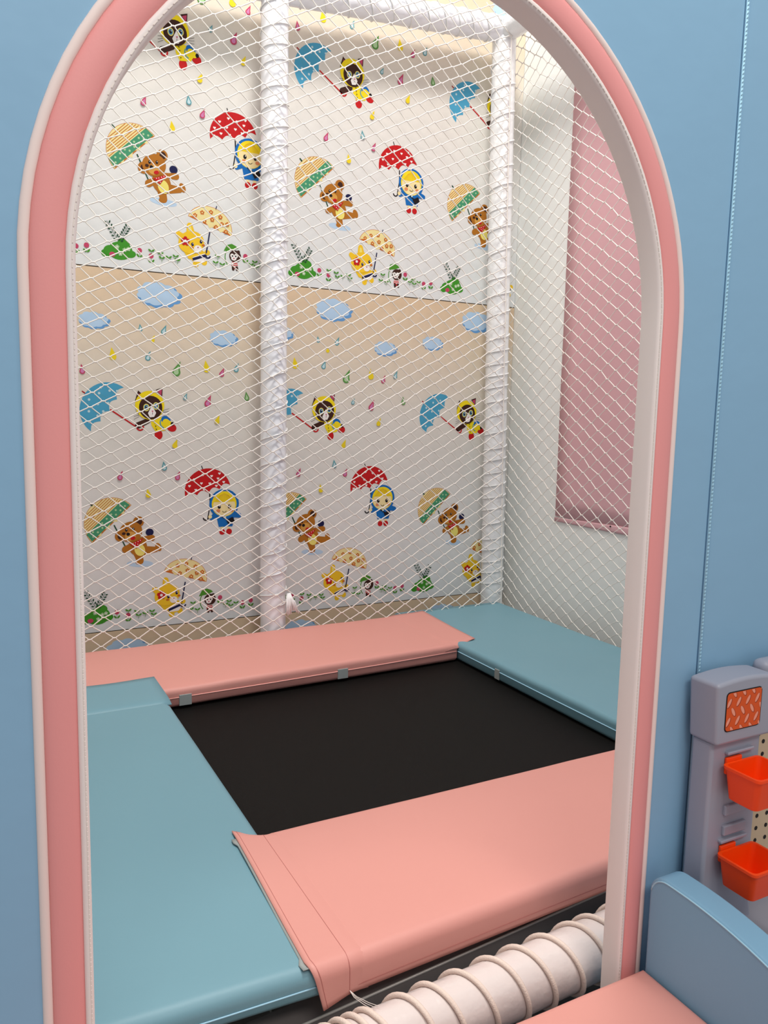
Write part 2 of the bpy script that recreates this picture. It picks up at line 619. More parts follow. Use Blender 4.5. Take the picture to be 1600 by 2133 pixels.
def bear():
    a = Art()
    a.ell(.543, .234, .046, .012, 'puddle', -4)
    a.caps(.536, .275, .544, .244, .016, .012, 'brown')
    a.ell(.541, .240, .014, .009, 'brown')
    a.caps(.556, .280, .598, .282, .017, .010, 'brown')
    a.ell(.608, .290, .010, .016, 'brown', 25)
    a.ell(.578, .345, .014, .013, 'navy')
    a.caps(.548, .322, .586, .324, .008, .011, 'brown')
    a.ell(.537, .296, .031, .036, 'brown', 25)
    a.ell(.543, .284, .018, .023, 'lemon', 20)
    a.caps(.514, .300, .494, .288, .010, .012, 'brown')
    for x, z in ((.478, .336), (.540, .385)):
        a.ell(x, z, .019, .019, 'brown', n=16)
        a.ell(x + (.002 if x > .5 else .001), z, .011, .012, 'darkbrown', n=12)
    a.ell(.513, .350, .040, .036, 'brown', 20, 24)
    a.ell(.512, .335, .019, .016, 'tan', 15)
    a.ell(.504, .342, .0065, .006, 'black', n=10)
    for x, z in ((.498, .357), (.522, .360)):
        a.ell(x, z, .0042, .0056, 'black', n=10)
        a.ell(x + .001, z + .002, .0015, .0015, 'white', n=6)
    a.ell(.520, .327, .009, .006, 'red', 20, n=10)
    a.ell(.489, .345, .0065, .005, 'darkbrown', n=8, up=False)
    a.poly([(.508, .306), (.556, .326), (.532, .290)], 'red')
    for i, (x, z) in enumerate([(.520, .308), (.528, .310), (.537, .314), (.545, .318), (.527, .302), (.536, .305), (.533, .297)]):
        a.ell(x, z, .0017, .0017, 'white', n=6, up=False)
    return a


def yellow_umbrella():
    a = Art()
    F = a.umbrella((.628, .199), (.779, .149), .065, 'cream', scal=4, line='orange')
    for u, v in [(-.75, .2), (-.5, .5), (-.3, .12), (-.15, .72), (0, .38), (.25, .1), (.3, .7), (.45, .38), (.72, .1), (.68, .5)]:
        a.flower(*F(u, v), .0078, 'orange', 'cream')
    a.line(*F(0, 1.0), *F(0, 1.16), .003, 'navy')
    a.line(.702, .156, .689, .082, .0045, 'navy')
    a.arc(.694, .074, .009, .005, 170, 350, 'navy')
    return a


def yellow_bear():
    a = Art()
    for x, z in ((.652, .040), (.682, .050)):
        a.ell(x, z, .0105, .011, 'gold')
    a.ell(.661, .068, .028, .024, 'gold', 15)
    a.poly([(.640, .062), (.688, .082), (.692, .066), (.676, .050), (.644, .048)], 'white')
    a.poly([(.640, .060), (.690, .079), (.692, .070), (.642, .051)], 'navy')
    a.caps(.618, .085, .632, .064, .010, .009, 'gold')
    a.ell(.693, .084, .010, .009, 'gold')
    a.caps(.606, .126, .592, .137, .013, .009, 'gold')
    a.caps(.634, .148, .632, .168, .014, .010, 'gold')
    a.caps(.634, .150, .632, .164, .006, .004, 'lemon')
    a.ell(.637, .112, .046, .038, 'gold', 20, 26)
    a.ell(.660, .093, .014, .012, 'white', 0, 14)
    a.poly([(.657, .099), (.663, .100), (.660, .094)], 'darkred')
    for x, z in ((.641, .106), (.671, .118)):
        a.ell(x, z, .0048, .0064, 'navy', 0, 10)
        a.ell(x + .0015, z + .002, .0016, .002, 'white', n=6)
    for x, z in ((.638, .095), (.679, .107)):
        a.ell(x, z, .006, .004, 'orange', n=8, up=False)
    a.k += 1
    a.flower(.616, .114, .016, 'red', 'white')
    return a


def monkey():
    a = Art()
    a.arc(.800, .076, .043, .0032, 115, 222, 'leaf')
    a.poly([(.752, .096), (.764, .118), (.782, .124), (.798, .117), (.806, .110), (.786, .102)], 'leaf')
    a.ell(.792, .052, .012, .014, 'red')
    for k in range(3):
        a.line(.781, .046 + k * .006, .803, .049 + k * .006, .0024, 'white', False)
    a.k += 1
    for x in (.786, .800):
        a.caps(x, .044, x + .001, .036, .0045, .0045, 'darkbrown')
    a.ell(.806, .098, .006, .006, 'darkbrown')
    a.ell(.794, .082, .022, .021, 'darkbrown', 0, 20)
    for x in (.783, .797):
        a.ell(x, .083, .007, .0075, 'white', 0, 12)
    a.ell(.789, .074, .010, .0075, 'white', 0, 12)
    for x in (.784, .796):
        a.ell(x, .082, .0028, .003, 'black', n=8)
    a.ell(.789, .074, .003, .0022, 'rose', n=6)
    return a


def turtle():
    a = Art()
    a.ell(.352, .046, .016, .013, 'frog', 0)
    a.ell(.432, .050, .017, .012, 'frog', 10)
    a.ell(.398, .058, .040, .030, 'frog', 5, 24)
    a.ell(.410, .085, .020, .013, 'frog', -15)
    a.ell(.366, .055, .022, .018, 'frog', 0)
    a.ell(.372, .044, .010, .008, 'rose', 0)
    for x, z in ((.388, .070), (.412, .062), (.398, .048), (.424, .066)):
        a.flower(x, z, .0072, 'palegreen', 'white')
    # two leafy sprigs
    for (x0, z0, x1, z1) in ((.392, .088, .356, .150), (.396, .090, .424, .140)):
        a.line(x0, z0, x1, z1, .0012, 'darkgreen')
        d = Vector((x1 - x0, z1 - z0)).normalized()
        n_ = Vector((-d.y, d.x))
        base = math.degrees(math.atan2(d.y, d.x))
        for k in range(6):
            t = (k + .7) / 6
            for sd in (-1, 1):
                x = x0 + (x1 - x0) * (t + .04 * sd) + n_.x * .0068 * sd
                z = z0 + (z1 - z0) * (t + .04 * sd) + n_.y * .0068 * sd
                a.ell(x, z, .0048, .0025, 'darkgreen', base + 50 * sd, 8, up=False)
        a.k += 1
    return a


def flowers():
    a = Art()
    for x, z in ((.461, .062), (.499, .048), (.832, .082), (.918, .054), (.951, .060)):
        a.ell(x, z + .004, .0085, .0085, 'rose', 0, 12)
        a.line(x, z - .004, x, z - .018, .0013, 'leaf')
        a.ell(x - .006, z - .013, .007, .0032, 'leaf', -50, 8, up=False)
        a.ell(x + .006, z - .013, .007, .0032, 'leaf', 50, 8, up=False)
        a.k += 1
    for x, z in ((.500, .066), (.530, .060), (.535, .046), (.558, .050), (.582, .056), (.588, .044), (.730, .072), (.722, .050), (.746, .046), (.852, .056), (.866, .066), (.872, .050), (.892, .058)):
        a.line(x, z - .010, x, z + .003, .0012, 'leaf')
        a.ell(x - .0055, z + .004, .0062, .003, 'leaf', -35, 8, up=False)
        a.ell(x + .0055, z + .004, .0062, .003, 'leaf', 35, 8, up=False)
        a.k += 1
    return a


def raindrops():
    a = Art()
    D = [(.558, 1.055, 's', 't'), (.636, 1.053, 'm', 't'), (.598, 1.02, 's', 'y'), (.465, .962, 'l', 'y'), (.581, .961, 'm', 'b'), (.678, .921, 'xl', 'g'),
         (.786, .934, 'l', 'y'), (.841, .916, 'm', 'p'), (.895, .935, 'm', 't'), (.366, .907, 'm', 'p'), (.708, .825, 's', 'b'), (.789, .812, 'l', 'p'),
         (.935, .833, 'm', 'g'), (.823, .746, 'm', 'y'), (.670, .659, 'm', 'y'), (.632, .580, 'm', 'b'), (.678, .545, 'm', 'p'), (.480, .549, 'm', 'p'), (.575, .485, 'm', 'y')]
    H = {'s': .026, 'm': .034, 'l': .044, 'xl': .054}
    C = {'t': ('teal', 'paleblue'), 'y': ('dropyellow', None), 'b': ('teal', 'paleblue'), 'g': ('dropgreen', 'palegreen'), 'p': ('rose', 'lilac')}
    for i, (x, z, s_, c) in enumerate(D):
        a.drop(x, z, H[s_], *C[c], tilt=(.28 if i % 3 else -.1))
    return a


def cloud_at(cx, cz, s_):
    a = Art()

    def outline(k, dx, dz):
        pts = []
        n = 88
        for i in range(n):
            g = 2 * PI * i / n
            bump_ = .93 + .13 * abs(math.sin(g * 5 + .5)) + .03 * math.sin(g * 3 + 1)
            rz = .043 if math.sin(g) > 0 else .036
            pts.append((cx + dx + s_ * k * .073 * bump_ * math.cos(g), cz + dz + s_ * k * rz * bump_ * math.sin(g)))
        return pts
    a.poly(outline(1, .004 * s_, -.005 * s_), 'cloudline')
    a.poly(outline(.95, -.003 * s_, .002 * s_), 'cloud')
    return a


MOTIFS = [('printed_umbrella', blue_umbrella), ('printed_cat', cat), ('printed_umbrella', red_umbrella), ('printed_child', girl), ('printed_umbrella', green_umbrella),
          ('printed_bear', bear), ('printed_umbrella', yellow_umbrella), ('printed_bear', yellow_bear), ('printed_monkey', monkey), ('printed_turtle', turtle),
          ('printed_flowers', flowers), ('printed_raindrops', raindrops), ('printed_cloud', lambda: cloud_at(.62, 1.168, 1.0)), ('printed_cloud', lambda: cloud_at(.848, 1.035, .68)),
          ('printed_cloud', lambda: cloud_at(.406, 1.068, .66))]
PER = 0.66
made = []
for nm, fn in MOTIFS:
    a = fn()
    xmin = min(p[0] for p in a.b.v)
    made.append((nm, a, xmin))
first = {}
for si, shift in ((0, -.126), (1, 0.0), (2, .098)):
    for idx, (nm, a, xmin) in enumerate(made):
        for k in range(-1, 3):
            x = shift + k * PER
            if si == 0 and nm != 'printed_cloud':
                continue
            if a.xmax + x > XR - 0.008 or xmin + x < -0.33:
                continue
            if idx not in first:
                o = a.build(nm, sheets[si], x, 0)
                first[idx] = o
            else:
                o = first[idx].copy()
                COL.objects.link(o)
                o.parent = sheets[si]
                o.location = (x, YW, 0)

# ---- front wall: blue padded arch panel
ACX, AR, ASZ = 0.4765, 0.3755, 1.345     # arch centre x, inner radius, springing height


def arch_pts(off, z0=0.0, n=48):
    """points of the arch at offset off outwards from the opening edge"""
    r = AR + off
    pts = [(ACX - r, z0 + (ASZ - z0) * i / 14) for i in range(14)]
    pts += [(ACX - r * math.cos(PI * i / n), ASZ + r * math.sin(PI * i / n)) for i in range(n + 1)]
    pts += [(ACX + r, ASZ - (ASZ - z0) * (i + 1) / 14) for i in range(14)]
    return pts


def arch_path(z0=0.0, n=48, off=0.0):
    """(origin at y=0, outward dir, +y dir)"""
    path = []
    for i in range(14):
        path.append((Vector((ACX - AR, 0, z0 + (ASZ - z0) * i / 14)), Vector((-1, 0, 0)), Vector((0, 1, 0))))
    for i in range(n + 1):
        g = PI * i / n
        d = Vector((-math.cos(g), 0, math.sin(g)))
        path.append((Vector((ACX, 0, ASZ)) + d * AR, d, Vector((0, 1, 0))))
    for i in range(14):
        path.append((Vector((ACX + AR, 0, ASZ - (ASZ - z0) * (i + 1) / 14)), Vector((1, 0, 0)), Vector((0, 1, 0))))
    return path


PX0, PX1, PZ1 = -1.05, 0.9835, 2.25
b = MB()
inn = arch_pts(0.003)
n_in = len(inn)
# match each arch point to a point of the outer frame
outp = []
for i, (x, z) in enumerate(inn):
    if i <= 14:
        outp.append((PX0, z))
    elif i >= n_in - 15:
        outp.append((PX1, z))
    else:
        g = PI * (i - 14) / 48
        d = (-math.cos(g), math.sin(g))
        tx = ((PX0 - ACX) / d[0]) if d[0] < -1e-6 else (((PX1 - ACX) / d[0]) if d[0] > 1e-6 else 1e9)
        tz = (PZ1 - ASZ) / d[1] if d[1] > 1e-6 else 1e9
        t = min(tx, tz)
        outp.append((ACX + d[0] * t, ASZ + d[1] * t))
# insert the two top corners by widening the nearest points
for cx_ in (PX0, PX1):
    j = min(range(n_in), key=lambda i: (outp[i][0] - cx_) ** 2 + (outp[i][1] - PZ1) ** 2)
    outp[j] = (cx_, PZ1)
NB = 6
vs = []
rows = []
for y in (YF, YB):
    for k in range(NB + 1):
        t = k / NB
        rows.append(len(vs))
        for (xi, zi), (xo, zo) in zip(inn, outp):
            vs.append((xi + (xo - xi) * t, y, zi + (zo - zi) * t))
fs = []
for k in range(NB):
    for i in range(n_in - 1):
        a, c = rows[k] + i, rows[k + 1] + i
        fs.append((a, a + 1, c + 1, c))
        a, c = rows[NB + 1 + k] + i, rows[NB + 2 + k] + i
        fs.append((a, c, c + 1, a + 1))
for r0, r1 in ((rows[0], rows[NB + 1]), (rows[NB], rows[2 * NB + 1])):
    for i in range(n_in - 1):
        fs.append((r0 + i, r0 + i + 1, r1 + i + 1, r1 + i))
for k in range(NB):
    for e in (0, n_in - 1):
        fs.append((rows[k] + e, rows[k + 1] + e, rows[NB + 2 + k] + e, rows[NB + 1 + k] + e))
b.add(vs, fs, M_blue_wall)
wall_front = struct(b.build('wall_front', bevel=0.004), 'light blue padded vinyl wall panel with a tall round-topped doorway', 'wall')

b = MB()
b.box(0.9865, 2.6, YF + 0.001, YB, 0.0, PZ1, M_blue_wall)
o = b.build('padded_panel', wall_front, bevel=0.008)
o['label'] = 'light blue panel to the right of the stitched seam'
# stitched welt between the two blue panels: small stitches one above the other
b = MB()
b.tube([(0.985, YF - 0.0012, 0.02), (0.985, YF - 0.0012, PZ1 - 0.01)], 0.0019, M_thread_blue, 8)
z = 0.05
while z < PZ1 - 0.05:
    b.tube([(0.9838, YF - 0.0028, z), (0.9848, YF - 0.0033, z + 0.0022), (0.9858, YF - 0.0028, z + 0.0042)], 0.0008, M_thread_blue, 4)
    z += 0.0056
b.build('stitched_seam', wall_front, smooth=True)['label'] = 'pale stitched seam'


def arc_prof(o0, o1, y, h, depth=0.012, n=8):
    pts = [(o0 + (o1 - o0) * i / n, y - h * math.sin(PI * i / n) ** 0.6) for i in range(n + 1)]
    return pts + [(o1, y + depth), (o0, y + depth)]


path = arch_path()
b = MB()
b.sweep(path, arc_prof(0.009, 0.0402, YF - 0.002, 0.004), M_pink_band)
b.build('pink_band', wall_front, smooth=True)['label'] = 'flat pink vinyl band around the doorway'
b = MB()
b.sweep(path, arc_prof(0.0402, 0.0502, YF - 0.001, 0.0028), M_cream)
b.build('outer_piping', wall_front, smooth=True)['label'] = 'pale outer piping around the pink band'
b = MB()
b.sweep(path, [(0.0092, YF - 0.003), (0.006, YF - 0.0052), (0.003, YF - 0.0045), (0.0005, YF - 0.002), (0.0, YF + 0.001), (0.0, YB), (0.002, YB + 0.003), (0.006, YB + 0.003), (0.0092, YB)], M_lining)
b.build('doorway_lining', wall_front, smooth=True)['label'] = 'off-white vinyl lining of the doorway'
# stitches on the lining lip
b = MB()
acc = 0.0
pp = [(o + d * 0.0034, d) for o, d, _ in arch_path(n=160)]
for k in range(len(pp) - 1):
    (p0, d0), (p1, d1) = pp[k], pp[k + 1]
    L = (p1 - p0).length
    m_ = max(1, round(L / 0.0052))
    for j in range(m_):
        a_, c_ = p0.lerp(p1, (j + 0.12) / m_), p0.lerp(p1, (j + 0.85) / m_)
        b.tube([Vector((a_.x, YF - 0.0051, a_.z)), Vector((c_.x, YF - 0.0049, c_.z))], 0.0007, M_thread, 4)
b.build('lip_stitching', wall_front, fix=False)['kind'] = 'stuff'


# ================================================================== TRAMPOLINE
PZ = 0.42
tramp = thing('trampoline', 'trampoline with black jumping bed and dark steel frame under the pink and blue pads', 'trampoline', loc=(1.0, 1.83, 0))


def child(o, parent):
    o.parent = parent
    o.matrix_parent_inverse = Matrix.Translation(parent.location).inverted()
    return o


b = MB()


def bedf(u, v):
    x, y = 0.30 + 1.40 * u, 1.20 + 1.22 * v
    sag = 0.006 * math.sin(PI * u) * math.sin(PI * v)
    return (x, y, 0.358 - sag)


b.grid(28, 24, bedf, M_bed)
o = child(b.build('jumping_bed', smooth=True), tramp)
md = o.modifiers.new('thick', 'SOLIDIFY')
md.thickness, md.offset = 0.004, -1


def rail(name, p0, p1, w, h, m):
    b = MB()
    d = (Vector(p1) - Vector(p0)).normalized()
    n = Vector((-d.y, d.x, 0)) * w / 2
    vs = []
    for p in (p0, p1):
        p = Vector(p)
        for s1, s2 in ((-1, 0), (1, 0), (1, 1), (-1, 1)):
            vs.append(p + n * s1 + Vector((0, 0, h * (s2 - 1))))
    b.add(vs, [(0, 1, 2, 3), (4, 7, 6, 5), (0, 4, 5, 1), (1, 5, 6, 2), (2, 6, 7, 3), (3, 7, 4, 0)], m)
    return child(b.build(name, bevel=0.003), tramp)


rail('frame_rail', (0.02, 0.9825, 0.320), (1.97, 1.1485, 0.320), 0.05, 0.045, M_steel_dark)
b = MB()
b.tube([(0.02, 0.9580, 0.3205), (1.95, 1.1222, 0.3205)], 0.0024, M_steel, 8)  # thin line of paler steel along the rail's front edge
child(b.build('rail_edge', smooth=True), tramp)['label'] = 'pale steel edge of the front rail'
rail('frame_rail', (0.02, 2.62, 0.334), (1.97, 2.62, 0.334), 0.03, 0.05, M_steel_dark)
rail('frame_rail', (0.03, 1.012, 0.334), (0.03, 2.60, 0.334), 0.03, 0.05, M_steel_dark)
rail('frame_rail', (1.96, 1.18, 0.334), (1.96, 2.60, 0.334), 0.03, 0.05, M_steel_dark)
for x, y in ((0.03, 0.984), (1.96, 1.147), (0.03, 2.62), (1.96, 2.62)):
    b = MB()
    b.tube([(x, y, 0.0), (x, y, 0.28)], 0.02, M_steel_dark, 12)
    child(b.build('leg', smooth=True), tramp)
# springs from the bed hem to the rails
for side in range(4):
    for k in range(14):
        t = (k + 0.5) / 14
        if side == 0:
            p0, p1 = (0.34 + 1.32 * t, 1.20, 0.354), (0.34 + 1.32 * t, 1.036 + 0.112 * t, 0.312)
        elif side == 1:
            p0, p1 = (0.34 + 1.32 * t, 2.42, 0.354), (0.34 + 1.32 * t, 2.604, 0.330)
        elif side == 2:
            p0, p1 = (0.30, 1.25 + 1.12 * t, 0.354), (0.046, 1.25 + 1.12 * t, 0.330)
        else:
            p0, p1 = (1.70, 1.25 + 1.12 * t, 0.354), (1.944, 1.25 + 1.12 * t, 0.330)
        b = MB()
        P0, P1 = Vector(p0), Vector(p1)
        ax = (P1 - P0).normalized()
        e1 = ax.orthogonal().normalized()
        e2 = ax.cross(e1)
        pts = [P0 + (P1 - P0) * (i / 40) + (e1 * math.cos(i * 1.3) + e2 * math.sin(i * 1.3)) * 0.007 for i in range(41)]
        b.tube(pts, 0.0016, M_steel, 4)
        child(b.build('spring', fix=False), tramp)


# ------------------------------------------------------------------ pads
def pad_body(b, quad, z0, z1, m, r=0.016, seed=0, wob=0.0012):
    """rounded foam slab on a quad a,b,c,d (counter-clockwise, xy)"""
    A, B, C, D = [Vector((q[0], q[1], 0)) for q in quad]
    lu, lv = (B - A).length, (D - A).length

    def samples(L):
        e = [r * (1 - math.cos(PI / 2 * i / 4)) for i in range(5)]
        nmid = max(4, int(L / 0.035))
        mid = [r + (L - 2 * r) * i / nmid for i in range(1, nmid)]
        return e + mid + [L - q for q in reversed(e)]
    su, sv = samples(lu), samples(lv)
    nu, nv = len(su), len(sv)
    rr = Vector((seed * 3.1, seed * 1.7, 0))

    def P(u, v):
        return A * (1 - u) * (1 - v) + B * u * (1 - v) + C * u * v + D * (1 - u) * v

    def hgt(s_, L):
        d = min(s_, L - s_)
        return 0 if d >= r else r - math.sqrt(max(0, r * r - (r - d) ** 2))
    vs, fs = [], []
    for j in range(nv):
        for i in range(nu):
            p = P(su[i] / lu, sv[j] / lv)
            drop = max(hgt(su[i], lu), hgt(sv[j], lv))
            nz = noise.noise(p * 4 + rr) * wob * 2 + noise.noise(p * 14 + rr) * wob
            vs.append((p.x, p.y, z1 - drop + nz))
    for j in range(nv - 1):
        for i in range(nu - 1):
            a = j * nu + i
            fs.append((a, a + 1, a + nu + 1, a + nu))
    # skirt
    ring = [i for i in range(nu)] + [j * nu + nu - 1 for j in range(1, nv)] + [(nv - 1) * nu + i for i in range(nu - 2, -1, -1)] + [j * nu for j in range(nv - 2, 0, -1)]
    k0 = len(vs)
    n = len(ring)
    for q in ring:
        x, y, z = vs[q]
        vs.append((x, y, z0 + 0.008))
    cen = (A + B + C + D) / 4
    for q in ring:
        x, y, z = vs[q]
        d = (cen - Vector((x, y, 0))).normalized() * 0.006
        vs.append((x + d.x, y + d.y, z0))
    for i in range(n):
        j = (i + 1) % n
        fs.append((ring[i], ring[j], k0 + j, k0 + i))
        fs.append((k0 + i, k0 + j, k0 + n + j, k0 + n + i))
    fs.append(tuple(k0 + n + i for i in range(n - 1, -1, -1)))
    b.add(vs, fs, m)


def seam_line(name, pts, r, m, parent, label=None):
    b = MB()
    b.tube(pts, r, m, 6)
    o = child(b.build(name, smooth=True), parent)
    if label:
        o['label'] = label
    return o


def sheet(name, fn, nu, nv, m, parent, thick=0.002, label=None):
    b = MB()
    b.grid(nu, nv, fn, m)
    o = child(b.build(name, smooth=True), parent)
    md = o.modifiers.new('thick', 'SOLIDIFY')
    md.thickness, md.offset = thick, 0
    if label:
        o['label'] = label
    return o


def lerp(a, c, t):
    return a + (c - a) * t


# --- right pad (blue)
rp = thing('safety_pad', 'blue pad along the right side of the black trampoline bed', 'pad', 'padded frame covers around the trampoline', (1.76, 1.86, 0.36))
b = MB()
pad_body(b, [(1.506, 1.374), (2.012, 1.374), (2.012, 2.730), (1.506, 2.730)], 0.362, PZ, M_blue_pad, seed=1)
child(b.build('cover', smooth=True), rp)
seam_line('welt_seam', [(1.5055, 1.39, 0.392), (1.505, 1.8, 0.391), (1.505, 2.25, 0.392), (1.5055, 2.72, 0.392)], 0.0016, M_thread_blue, rp)
b = MB()
b.box(1.5025, 1.5058, 2.012, 2.037, 0.366, 0.399, M_strap)
o = child(b.build('elastic_strap', bevel=0.001), rp)
o['label'] = 'grey elastic strap'

# --- back pad (pink)
bp = thing('safety_pad', 'pink pad along the back of the trampoline below the printed wall', 'pad', 'padded frame covers around the trampoline', (0.75, 2.46, 0.36))
b = MB()
pad_body(b, [(-0.04, 2.190), (1.500, 2.256), (1.500, 2.688), (-0.04, 2.672)], 0.364, PZ, M_pink_pad, seed=2)
child(b.build('cover', smooth=True), bp)
seam_line('welt_seam', [(0.46, 2.2105, 0.391), (0.8, 2.2252, 0.390), (1.2, 2.2424, 0.391), (1.497, 2.2552, 0.394)], 0.0015, M_thread_pink, bp, 'pale seam along the front edge')


def bflap(u, v):
    xr = lerp(1.586, 1.615, v)
    x = lerp(1.45, 1.502, u / 0.3) if u < 0.3 else lerp(1.502, xr, (u - 0.3) / 0.7)
    lift = max(0.0, (u - 0.3) / 0.7)
    y = lerp(2.2535 + 0.02 * lift, 2.687, v)
    z = PZ + 0.0012 + 0.0038 * lift + 0.0010 * math.sin(u * 9 + v * 5) * lift - 0.006 * max(0, 1 - u / 0.16)
    if v < 0.06:
        z -= (0.06 - v) / 0.06 * 0.016 * (1 - lift) ** 2
    return (x, y, z)


sheet('end_flap', bflap, 10, 22, M_pink_pad, bp, 0.002, 'flap tucked over the blue right pad')
for x in (0.542, 1.052):
    y = 2.190 + (x + 0.04) / 1.54 * 0.066
    b = MB()
    b.box(x - 0.018, x + 0.018, y - 0.0035, y + 0.0005, 0.366, 0.398, M_strap)
    o = child(b.build('elastic_strap', bevel=0.001), bp)
    o['label'] = 'grey elastic strap'

# --- left pad (blue)
lp = thing('safety_pad', 'blue pad along the left side of the black trampoline bed', 'pad', 'padded frame covers around the trampoline', (0.2, 1.6, 0.36))
b = MB()
pad_body(b, [(-0.07, 0.990), (0.4725, 0.968), (0.4765, 2.186), (-0.07, 2.180)], 0.374, PZ, M_blue_pad, r=0.02, seed=3, wob=0.0006)
child(b.build('cover', smooth=True), lp)
seam_line('welt_seam', [(-0.06, 0.9890, 0.391), (0.15, 0.9806, 0.390), (0.30, 0.9745, 0.391), (0.45, 0.9685, 0.393)], 0.0013, M_thread_blue, lp)


def lflap(u, v):
    x = lerp(-0.07, 0.477, u)
    y = lerp(2.10, lerp(2.312, 2.324, u), v)
    z = PZ + 0.0034 + 0.0012 * math.sin(u * 14) * v
    if v < 0.15:
        z = PZ - 0.0030 + 0.0064 * v / 0.15
    return (x, y, z)


sheet('end_flap', lflap, 20, 8, M_blue_pad, lp, 0.002, 'flap laid over the pink back pad')


# --- front pad (pink)
fp = thing('safety_pad', 'pink pad along the front of the trampoline, beside the doorway', 'pad', 'padded frame covers around the trampoline', (1.0, 1.18, 0.36))
b = MB()
pad_body(b, [(0.479, 0.969), (1.960, 1.037), (1.960, 1.372), (0.479, 1.366)], 0.363, PZ, M_pink_pad, r=0.02, seed=4, wob=0.0004)
child(b.build('cover', smooth=True), fp)
seam_line('front_stitching', [(0.485, 0.9688, 0.374), (0.8, 0.9834, 0.378), (1.1, 0.997, 0.379), (1.5, 1.0155, 0.379), (1.95, 1.036, 0.379)], 0.0005, M_thread_dark, fp)


def fflap(u, v):
    # u from the pad (0) over the seam (0.33) to the free edge (1); v from back (0) to the drooping front (1)
    s_ = v * 0.475
    Ltop = 0.400
    tt = min(1, s_ / Ltop)
    x = lerp(0.508, 0.475, u / 0.33) if u < 0.33 else lerp(0.475, lerp(0.424, 0.410, tt), (u - 0.33) / 0.67)
    lift = max(0.0, (u - 0.33) / 0.67)
    yb_ = lerp(1.364, 1.383, u)
    yf = 0.9695 - 0.004 * lift
    if s_ < Ltop:
        y = lerp(yb_, yf + 0.018, tt)
        z = PZ + 0.0007 + 0.0035 * lift + 0.0016 * math.sin(v * 6 + 0.3) * lift - 0.004 * max(0, 1 - u / 0.2)
        if v < 0.05:
            z -= (0.05 - v) / 0.05 * (0.012 * (1 - lift) + 0.001)
    else:
        t = (s_ - Ltop) / (0.475 - Ltop)
        g = min(1, t / 0.42) * PI / 2
        y = yf + 0.018 * (1 - math.sin(g)) - 0.0015 - 0.006 * lift * max(0, t - .42) + 0.005 * max(0, 1 - u / 0.3)
        zc = PZ + 0.0007 + 0.0035 * lift - 0.004 * max(0, 1 - u / 0.2) - 0.018 * (1 - math.cos(g))
        z = zc - max(0, t - 0.42) / 0.58 * (0.037 + 0.010 * lift)
        x = x + 0.020 * t * lift
    return (x, y, z)


sheet('end_flap', fflap, 12, 60, M_pink_pad, fp, 0.0025, 'sewn flap hanging over the blue left pad')


def on_flap(u, dz=0.0014, n=60):
    pts = []
    for i in range(n + 1):
        x, y, z = fflap(u, i / n)
        pts.append((x, y - (0.0016 if i / n > 0.87 else 0), z + (dz if i / n < 0.93 else 0)))
    return pts


seam_line('flap_stitching', on_flap(0.34), 0.0005, M_thread_dark, fp)
seam_line('hem_stitching', on_flap(0.90), 0.0005, M_thread_dark, fp)


def elas(u, v):
    x, y, z = fflap(1.0, 0.06 + 0.80 * v)
    return (x - 0.0035 + 0.010 * u - (0.005 if v < 0.06 or v > 0.94 else 0), y, max(z - 0.0022, PZ + 0.0008) if v < 0.97 else z - 0.0015)


sheet('elastic_edge', elas, 2, 30, M_strap, fp, 0.0015, 'grey elastic under the flap')
b = MB()
for k in range(3):
    b.tube([(0.474, 0.967, 0.372), (0.476 + 0.002 * k, 0.955, 0.368), (0.482 + 0.004 * k, 0.935, 0.369), (0.486 + 0.006 * k, 0.915, 0.3745)], 0.0004, M_thread, 4)
child(b.build('loose_thread', fix=False), fp)

# ================================================================== PLAY FRAME (foam covered posts)
PR = 0.0468
frame = thing('play_frame', 'white foam-covered steel tube frame around the trampoline', 'frame', loc=(1.0, 2.752, 0))


def cyl(name, p0, p1, r, m, n=32, seg=24, wob=0.0, label=None):
    b = MB()
    P0, P1 = Vector(p0), Vector(p1)
    pts = [P0.lerp(P1, i / seg) for i in range(seg + 1)]
    rr = [r + wob * noise.noise(Vector((i * 0.9, p0[0] * 7, p0[2] * 3))) for i in range(seg + 1)]
    b.tube(pts, rr, m, n)
    o = child(b.build(name, smooth=True), frame)
    if label:
        o['label'] = label
    return o


LP0, LP1 = Vector((1.004, 2.752, 0.0)), Vector((1.0, 2.752, 2.62))
RP0, RP1 = Vector((2.028, 2.782, 0.0)), Vector((1.952, 2.752, 2.70))
cyl('post', LP0, LP1, PR, M_post, label='smooth white post in the middle of the back wall')
cyl('post', RP0, RP1, PR, M_post_film, seg=60, wob=0.0012, label='crinkled white post in the back right corner')
TT0, TT1 = Vector((0.3, 2.752, 2.575)), Vector((1.955, 2.752, 2.715))
cyl('top_tube', TT0, TT1, PR, M_post, seg=40, wob=0.001)
cyl('side_tube', (1.955, 2.752, 2.715), (1.99, 0.95, 2.715), PR, M_post_film, seg=40, wob=0.001)
FT0, FT1 = Vector((-0.2, 0.9013 - 0.0365, 0.325)), Vector((2.02, 0.926 + 0.0557 * 1.12, 0.325))
TUBE_AX = (FT1 - FT0).normalized()
cyl('front_tube', FT0, FT1, PR, M_tube_film, seg=60, wob=0.0008, label='white foam tube across the doorway threshold')
b = MB()
b.sphere((1.955, 2.752, 2.713), 0.052, M_post_film, 24, 16)
child(b.build('corner_joint', smooth=True), frame)
# stubs that carry the threshold tube
for x in (-0.15, 1.96):
    b = MB()
    y = 0.926 + 0.0557 * (x - 0.9)
    b.tube([(x, y, 0.0), (x, y, 0.30)], PR, M_post, 24)
    child(b.build('short_post', smooth=True), frame)


